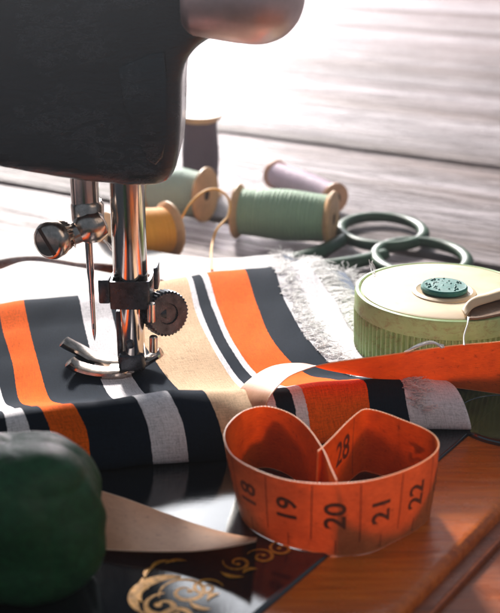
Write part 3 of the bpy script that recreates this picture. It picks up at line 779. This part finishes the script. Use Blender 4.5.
add_lathe(bm, c0, c0+Z, [(0, 0), (0, TR-0.06), (0.03, TR), (0.50, TR), (0.56, TR-0.03), (0.58, TR-0.10), (0.56, TR-0.15), (0.52, TR-0.17), (0.52, 0)], 128)
lidr = bm_obj('lid_rim', bm, M['tin_green'], box)
bm = bmesh.new()
add_lathe(bm, Vector((tcx, tcy, 1.93)), Vector((tcx, tcy, 3)), [(0, 0), (0, TR-0.19), (0.07, TR-0.20), (0.10, TR-0.26), (0.115, 1.5), (0.12, 0.75), (0.12, 0)], 128)
lid = bm_obj('lid_disc', bm, M['tin_cream'], box)
bc = P(444, 291, 2.08)
bm = bmesh.new(); add_lathe(bm, Vector((bc.x, bc.y, 2.03)), Vector((bc.x, bc.y, 3)), [(0, 0.92), (0.05, 0.90), (0.09, 0.80), (0.05, 0.72), (0.05, 0)], 64)
bm_obj('button_seat', bm, M['tin_cream'], lid)
bm = bmesh.new(); add_lathe(bm, Vector((bc.x, bc.y, 2.09)), Vector((bc.x, bc.y, 3)), [(0, 0), (0, 0.60), (0.05, 0.66), (0.13, 0.66), (0.18, 0.62), (0.17, 0.55), (0.19, 0.3), (0.2, 0)], 64)
for k in range(46):
    r = 0.55*math.sqrt(rnd.random()); a = rnd.uniform(0, 6.28); c = Vector((bc.x+r*math.cos(a), bc.y+r*math.sin(a), 2.265))
    bmesh.ops.create_icosphere(bm, subdivisions=1, radius=rnd.uniform(0.025, 0.05), matrix=Matrix.Translation(c))
bm_obj('teal_button', bm, M['teal'], lid)
# peeled flap on the right of the lid
fl = [line_row([(466, 317), (473, 309), (485, 304), (500, 299), (530, 293)], [2.08, 2.16, 2.2, 2.22, 2.22]),
      line_row([(463, 313), (470, 304), (483, 299), (500, 294), (530, 288)], [2.12, 2.28, 2.32, 2.34, 2.34]),
      line_row([(464, 310), (473, 300), (485, 295), (501, 290), (530, 284)], [2.12, 2.30, 2.33, 2.34, 2.34]),
      line_row([(470, 309), (480, 301), (490, 296), (504, 291), (532, 286)], [2.08, 2.10, 2.10, 2.1, 2.1])]
sheet('peeled_flap', fl, [0, 1, 2, 3, 4], 30, 24, M['tin_cream'], lid, 0.09, 0.012)
flb = [line_row([(468, 319), (478, 319), (490, 317), (508, 313), (528, 308)], 2.075), line_row([(472, 309), (480, 306), (492, 302), (508, 299), (528, 295)], 2.08)]
sheet('bare_patch', flb, [0, 1, 2, 3, 4], 20, 10, M['flap_in'], lid, 0.03, 0.0)

# small lint threads standing about
def lint(name, pts3, label, mat='fray', n=4, r=0.012, spread=0.15):
    bm = bmesh.new()
    for k in range(n):
        j = lambda: Vector((rnd.uniform(-1, 1), rnd.uniform(-1, 1), rnd.uniform(-.5, .8)))*spread
        add_tube(bm, catmull([p+j()*(0.3+0.7*i/len(pts3)) for i, p in enumerate(pts3)], 4), r, 4)
    o = bm_obj(name, bm, M[mat]); tag(o, label, 'thread'); return o
lint('loose_thread', [P(374, 277, 2.02), P(373, 270, 2.1), P(372, 262, 2.25)], 'tiny pale thread tuft standing on the back rim of the green box', n=5, spread=0.12)
lint('loose_thread', [P(464, 345, 2.2), P(464, 336, 2.3), P(468, 325, 2.45), P(469, 317, 2.5)], 'pale thread standing up from the orange tape in front of the box', n=2, spread=0.04, r=0.014)
lint('loose_thread', [P(405, 352, 2.15), P(418, 346, 2.3), P(432, 343, 2.35), P(443, 347, 2.22)], 'curled white thread lying along the top of the orange tape', n=4, spread=0.07, r=0.018)
lint('loose_thread', [P(104, 240, 3.6), P(109, 246, 3.5), P(113, 252, 3.3), P(118, 243, 3.6)], 'fine frayed lint caught between needle clamp and presser bar', n=4, spread=0.12, r=0.008)

# ================================================================== SCISSORS
sci = thing('scissors', 'pair of scissors with dark green painted handles lying on grey boards', 'scissors', P(400, 250, TZ))
def ring_pts(cx, cy, rx, ry, z, rot=0.0, n=48):
    c = P(cx, cy, z); out = []
    for k in range(n):
        a = 2*math.pi*k/n; x, y = rx*math.cos(a), ry*math.sin(a)
        out.append(c+Vector((x*math.cos(rot)-y*math.sin(rot), x*math.sin(rot)+y*math.cos(rot), 0)))
    return out
for (cx, cy, rx, ry, shank, blade) in ((382, 231, 1.68, 2.1, [(346, 237), (326, 249), (300, 258), (272, 262)], [(280, 262), (235, 276), (180, 296)]),
                                        (421, 258.5, 1.72, 2.15, [(385, 254), (360, 261), (328, 266), (290, 269)], [(292, 268), (245, 272), (190, 276)])):
    bm = bmesh.new(); add_tube(bm, ring_pts(cx, cy, rx, ry, -0.45), 0.24, 12, True, 0.9)
    pts = catmull([P(a, b, -0.47) for a, b in shank], 6); add_tube(bm, pts, [0.26+0.08*math.sin(i/len(pts)*3) for i in range(len(pts))], 12, flat=0.75)
    h = bm_obj('handle', bm, M['scissor'], sci)
    bm = bmesh.new(); pts = [P(a, b, -0.6) for a, b in blade]
    slab(bm, catmull(pts, 5), Vector((0.3, 0.95, 0)).normalized(), [0.5]*8+[0.4, 0.3, 0.1], 0.12)
    bm_obj('blade', bm, M['blade'], sci)

# ================================================================== SPOOLS
def spool(label, a, b, rf, rt, wood, thread, ft=0.28, rc=0.5, n=48, turns=None):
    t = thing('thread_spool', label, 'thread spool', (a+b)/2*1.0, 'wooden thread spools')
    d = (b-a).normalized(); L = (b-a).length
    bm = bmesh.new()
    add_lathe(bm, a, b, [(0, 0.22), (0, rf-0.05), (0.05, rf), (0.12, rf), (ft, rt*0.96), (ft+0.12, rc), (L-ft-0.12, rc), (L-ft, rt*0.96), (L-0.12, rf), (L-0.05, rf), (L, rf-0.05), (L, 0.24)], n)
    bm_obj('wooden_reel', bm, wood, t)
    bm = bmesh.new(); add_lathe(bm, a, b, [(L-0.001, 0.26), (L-0.15, 0.22), (L-0.15, 0)], 24); bm_obj('bore', bm, M['core'], t)
    bm = bmesh.new(); add_lathe(bm, a, b, [(0.15, 0), (0.15, 0.22), (0.001, 0.26)], 24); bm_obj('bore', bm, M['core'], t)
    bm = bmesh.new(); prof = []; m = turns or int((L-2*ft)/0.045); l0 = ft*0.9; l1 = L-ft*0.9
    prof.append((l0, rc*0.9))
    for k in range(m):
        x0 = l0+(l1-l0)*k/m; w = (l1-l0)/m; env = rt*(1-0.05*math.cos(math.pi*2*(k/m)))+0.012*math.sin(k*1.7)+rnd.uniform(-.007, .007)
        prof += [(x0, env-0.018), (x0+w*0.3, env), (x0+w*0.7, env)]
    prof.append((l1, rt-0.05)); prof.append((l1, rc*0.9))
    add_lathe(bm, a, b, prof, n); bm_obj('thread', bm, thread, t)
    return t
def C(px, py, z): return P(px, py, z)
spool('large sage green thread spool lying on its side beside the scissors', C(236, 211, 0.33), C(334, 219, 0.31), 1.12, 0.99, M['spool_wood'], M['t_green'])
spool('lavender pink thread spool lying behind the large sage green one', C(275, 174, -0.10), C(336, 198.5, -0.12), 0.69, 0.60, M['spool_pink'], M['t_lav'], 0.22, 0.35)
spool('pale blue green thread spool lying behind the yellow one', C(150, 188, 0.38), C(207, 195, 0.38), 1.18, 0.98, M['spool_wood'], M['t_blue'])
yf_ = C(171, 229, 0.30)
spool('yellow thread spool just behind the presser bar', yf_+Vector((-2.2, -1.55, -0.0)), yf_, 1.10, 0.95, M['spool_wood'], M['t_yel'], 0.3)
pb = C(201, 196, TZ)
spool('dark plum thread spool standing upright at the back', Vector((pb.x, pb.y, TZ+0.02)), Vector((pb.x, pb.y, 3.0)), 0.99, 0.82, M['spool_wood'], M['t_plum'], 0.3)
# yellow thread loop
bm = bmesh.new()
lp = [PY(174, 246, yf_.y-0.6), PY(179, 225, yf_.y-0.4), PY(190, 204, yf_.y), PY(205, 191, yf_.y+0.3), PY(219, 190, yf_.y+0.5), PY(229, 200, yf_.y+0.4), PY(228, 216, yf_.y-0.2), PY(217, 229, yf_.y-0.8), PY(212, 245, yf_.y-1.4), P(211, 262, 0.25), P(212, 270, 0.22)]
add_tube(bm, catmull(lp, 8), 0.045, 6)
o = bm_obj('loose_thread', bm, M['t_yel']); tag(o, 'yellow thread end arching from the yellow spool over the boards', 'thread')

# ================================================================== GREEN CUSHION, near the camera
gc = P(14, 580, 0); GR_ = 1.55
cush = thing('pincushion', 'dark green lumpy stuffed pincushion in the near left corner', 'pincushion', (gc.x, gc.y, 0))
from mathutils import noise as mnoise
bm = bmesh.new(); bmesh.ops.create_icosphere(bm, subdivisions=6, radius=1.0)
for v in bm.verts:
    p = v.co.normalized(); a = math.atan2(p.y, p.x)
    lob = 1+0.05*abs(math.cos(2.5*a+0.9))**0.7*(1-abs(p.z)**3)
    r = (abs(p.x)**2.8+abs(p.y)**2.8+abs(p.z)**2.8)**(-1/2.8)
    dd = mnoise.voronoi(p*1.15+Vector((3.1, 1.2, 0.4)))[0]
    q = p*(r*lob+0.11*(dd[1]-dd[0])-0.03+0.13*mnoise.noise(p*1.3+Vector((5, 2, 8)))+0.006*mnoise.noise(p*7)+0.006*mnoise.noise(p*19))
    v.co = Vector((gc.x, gc.y, 1.50))+Vector((q.x*1.80, q.y*1.5, q.z*1.52))
bm_obj('cushion_body', bm, M['cushion'], cush, auto=None)

# ================================================================== AIR
bm = bmesh.new(); add_box(bm, Vector((0, 62, 30)), X, Y, Z, 400, 270, 70)
hm = bpy.data.materials.new('hazy_air'); hm.use_nodes = True; nt = hm.node_tree
for n_ in list(nt.nodes):
    if n_.type == 'BSDF_PRINCIPLED': nt.nodes.remove(n_)
vol = nt.nodes.new('ShaderNodeVolumePrincipled'); vol.inputs['Color'].default_value = (0.90, 0.92, 0.97, 1)
vol.inputs['Density'].default_value = 0.0014; vol.inputs['Anisotropy'].default_value = 0.92
nt.links.new(vol.outputs[0], nt.nodes['Material Output'].inputs['Volume'])
o = bm_obj('haze', bm, hm, None, False, None); tag(o, kind='stuff')
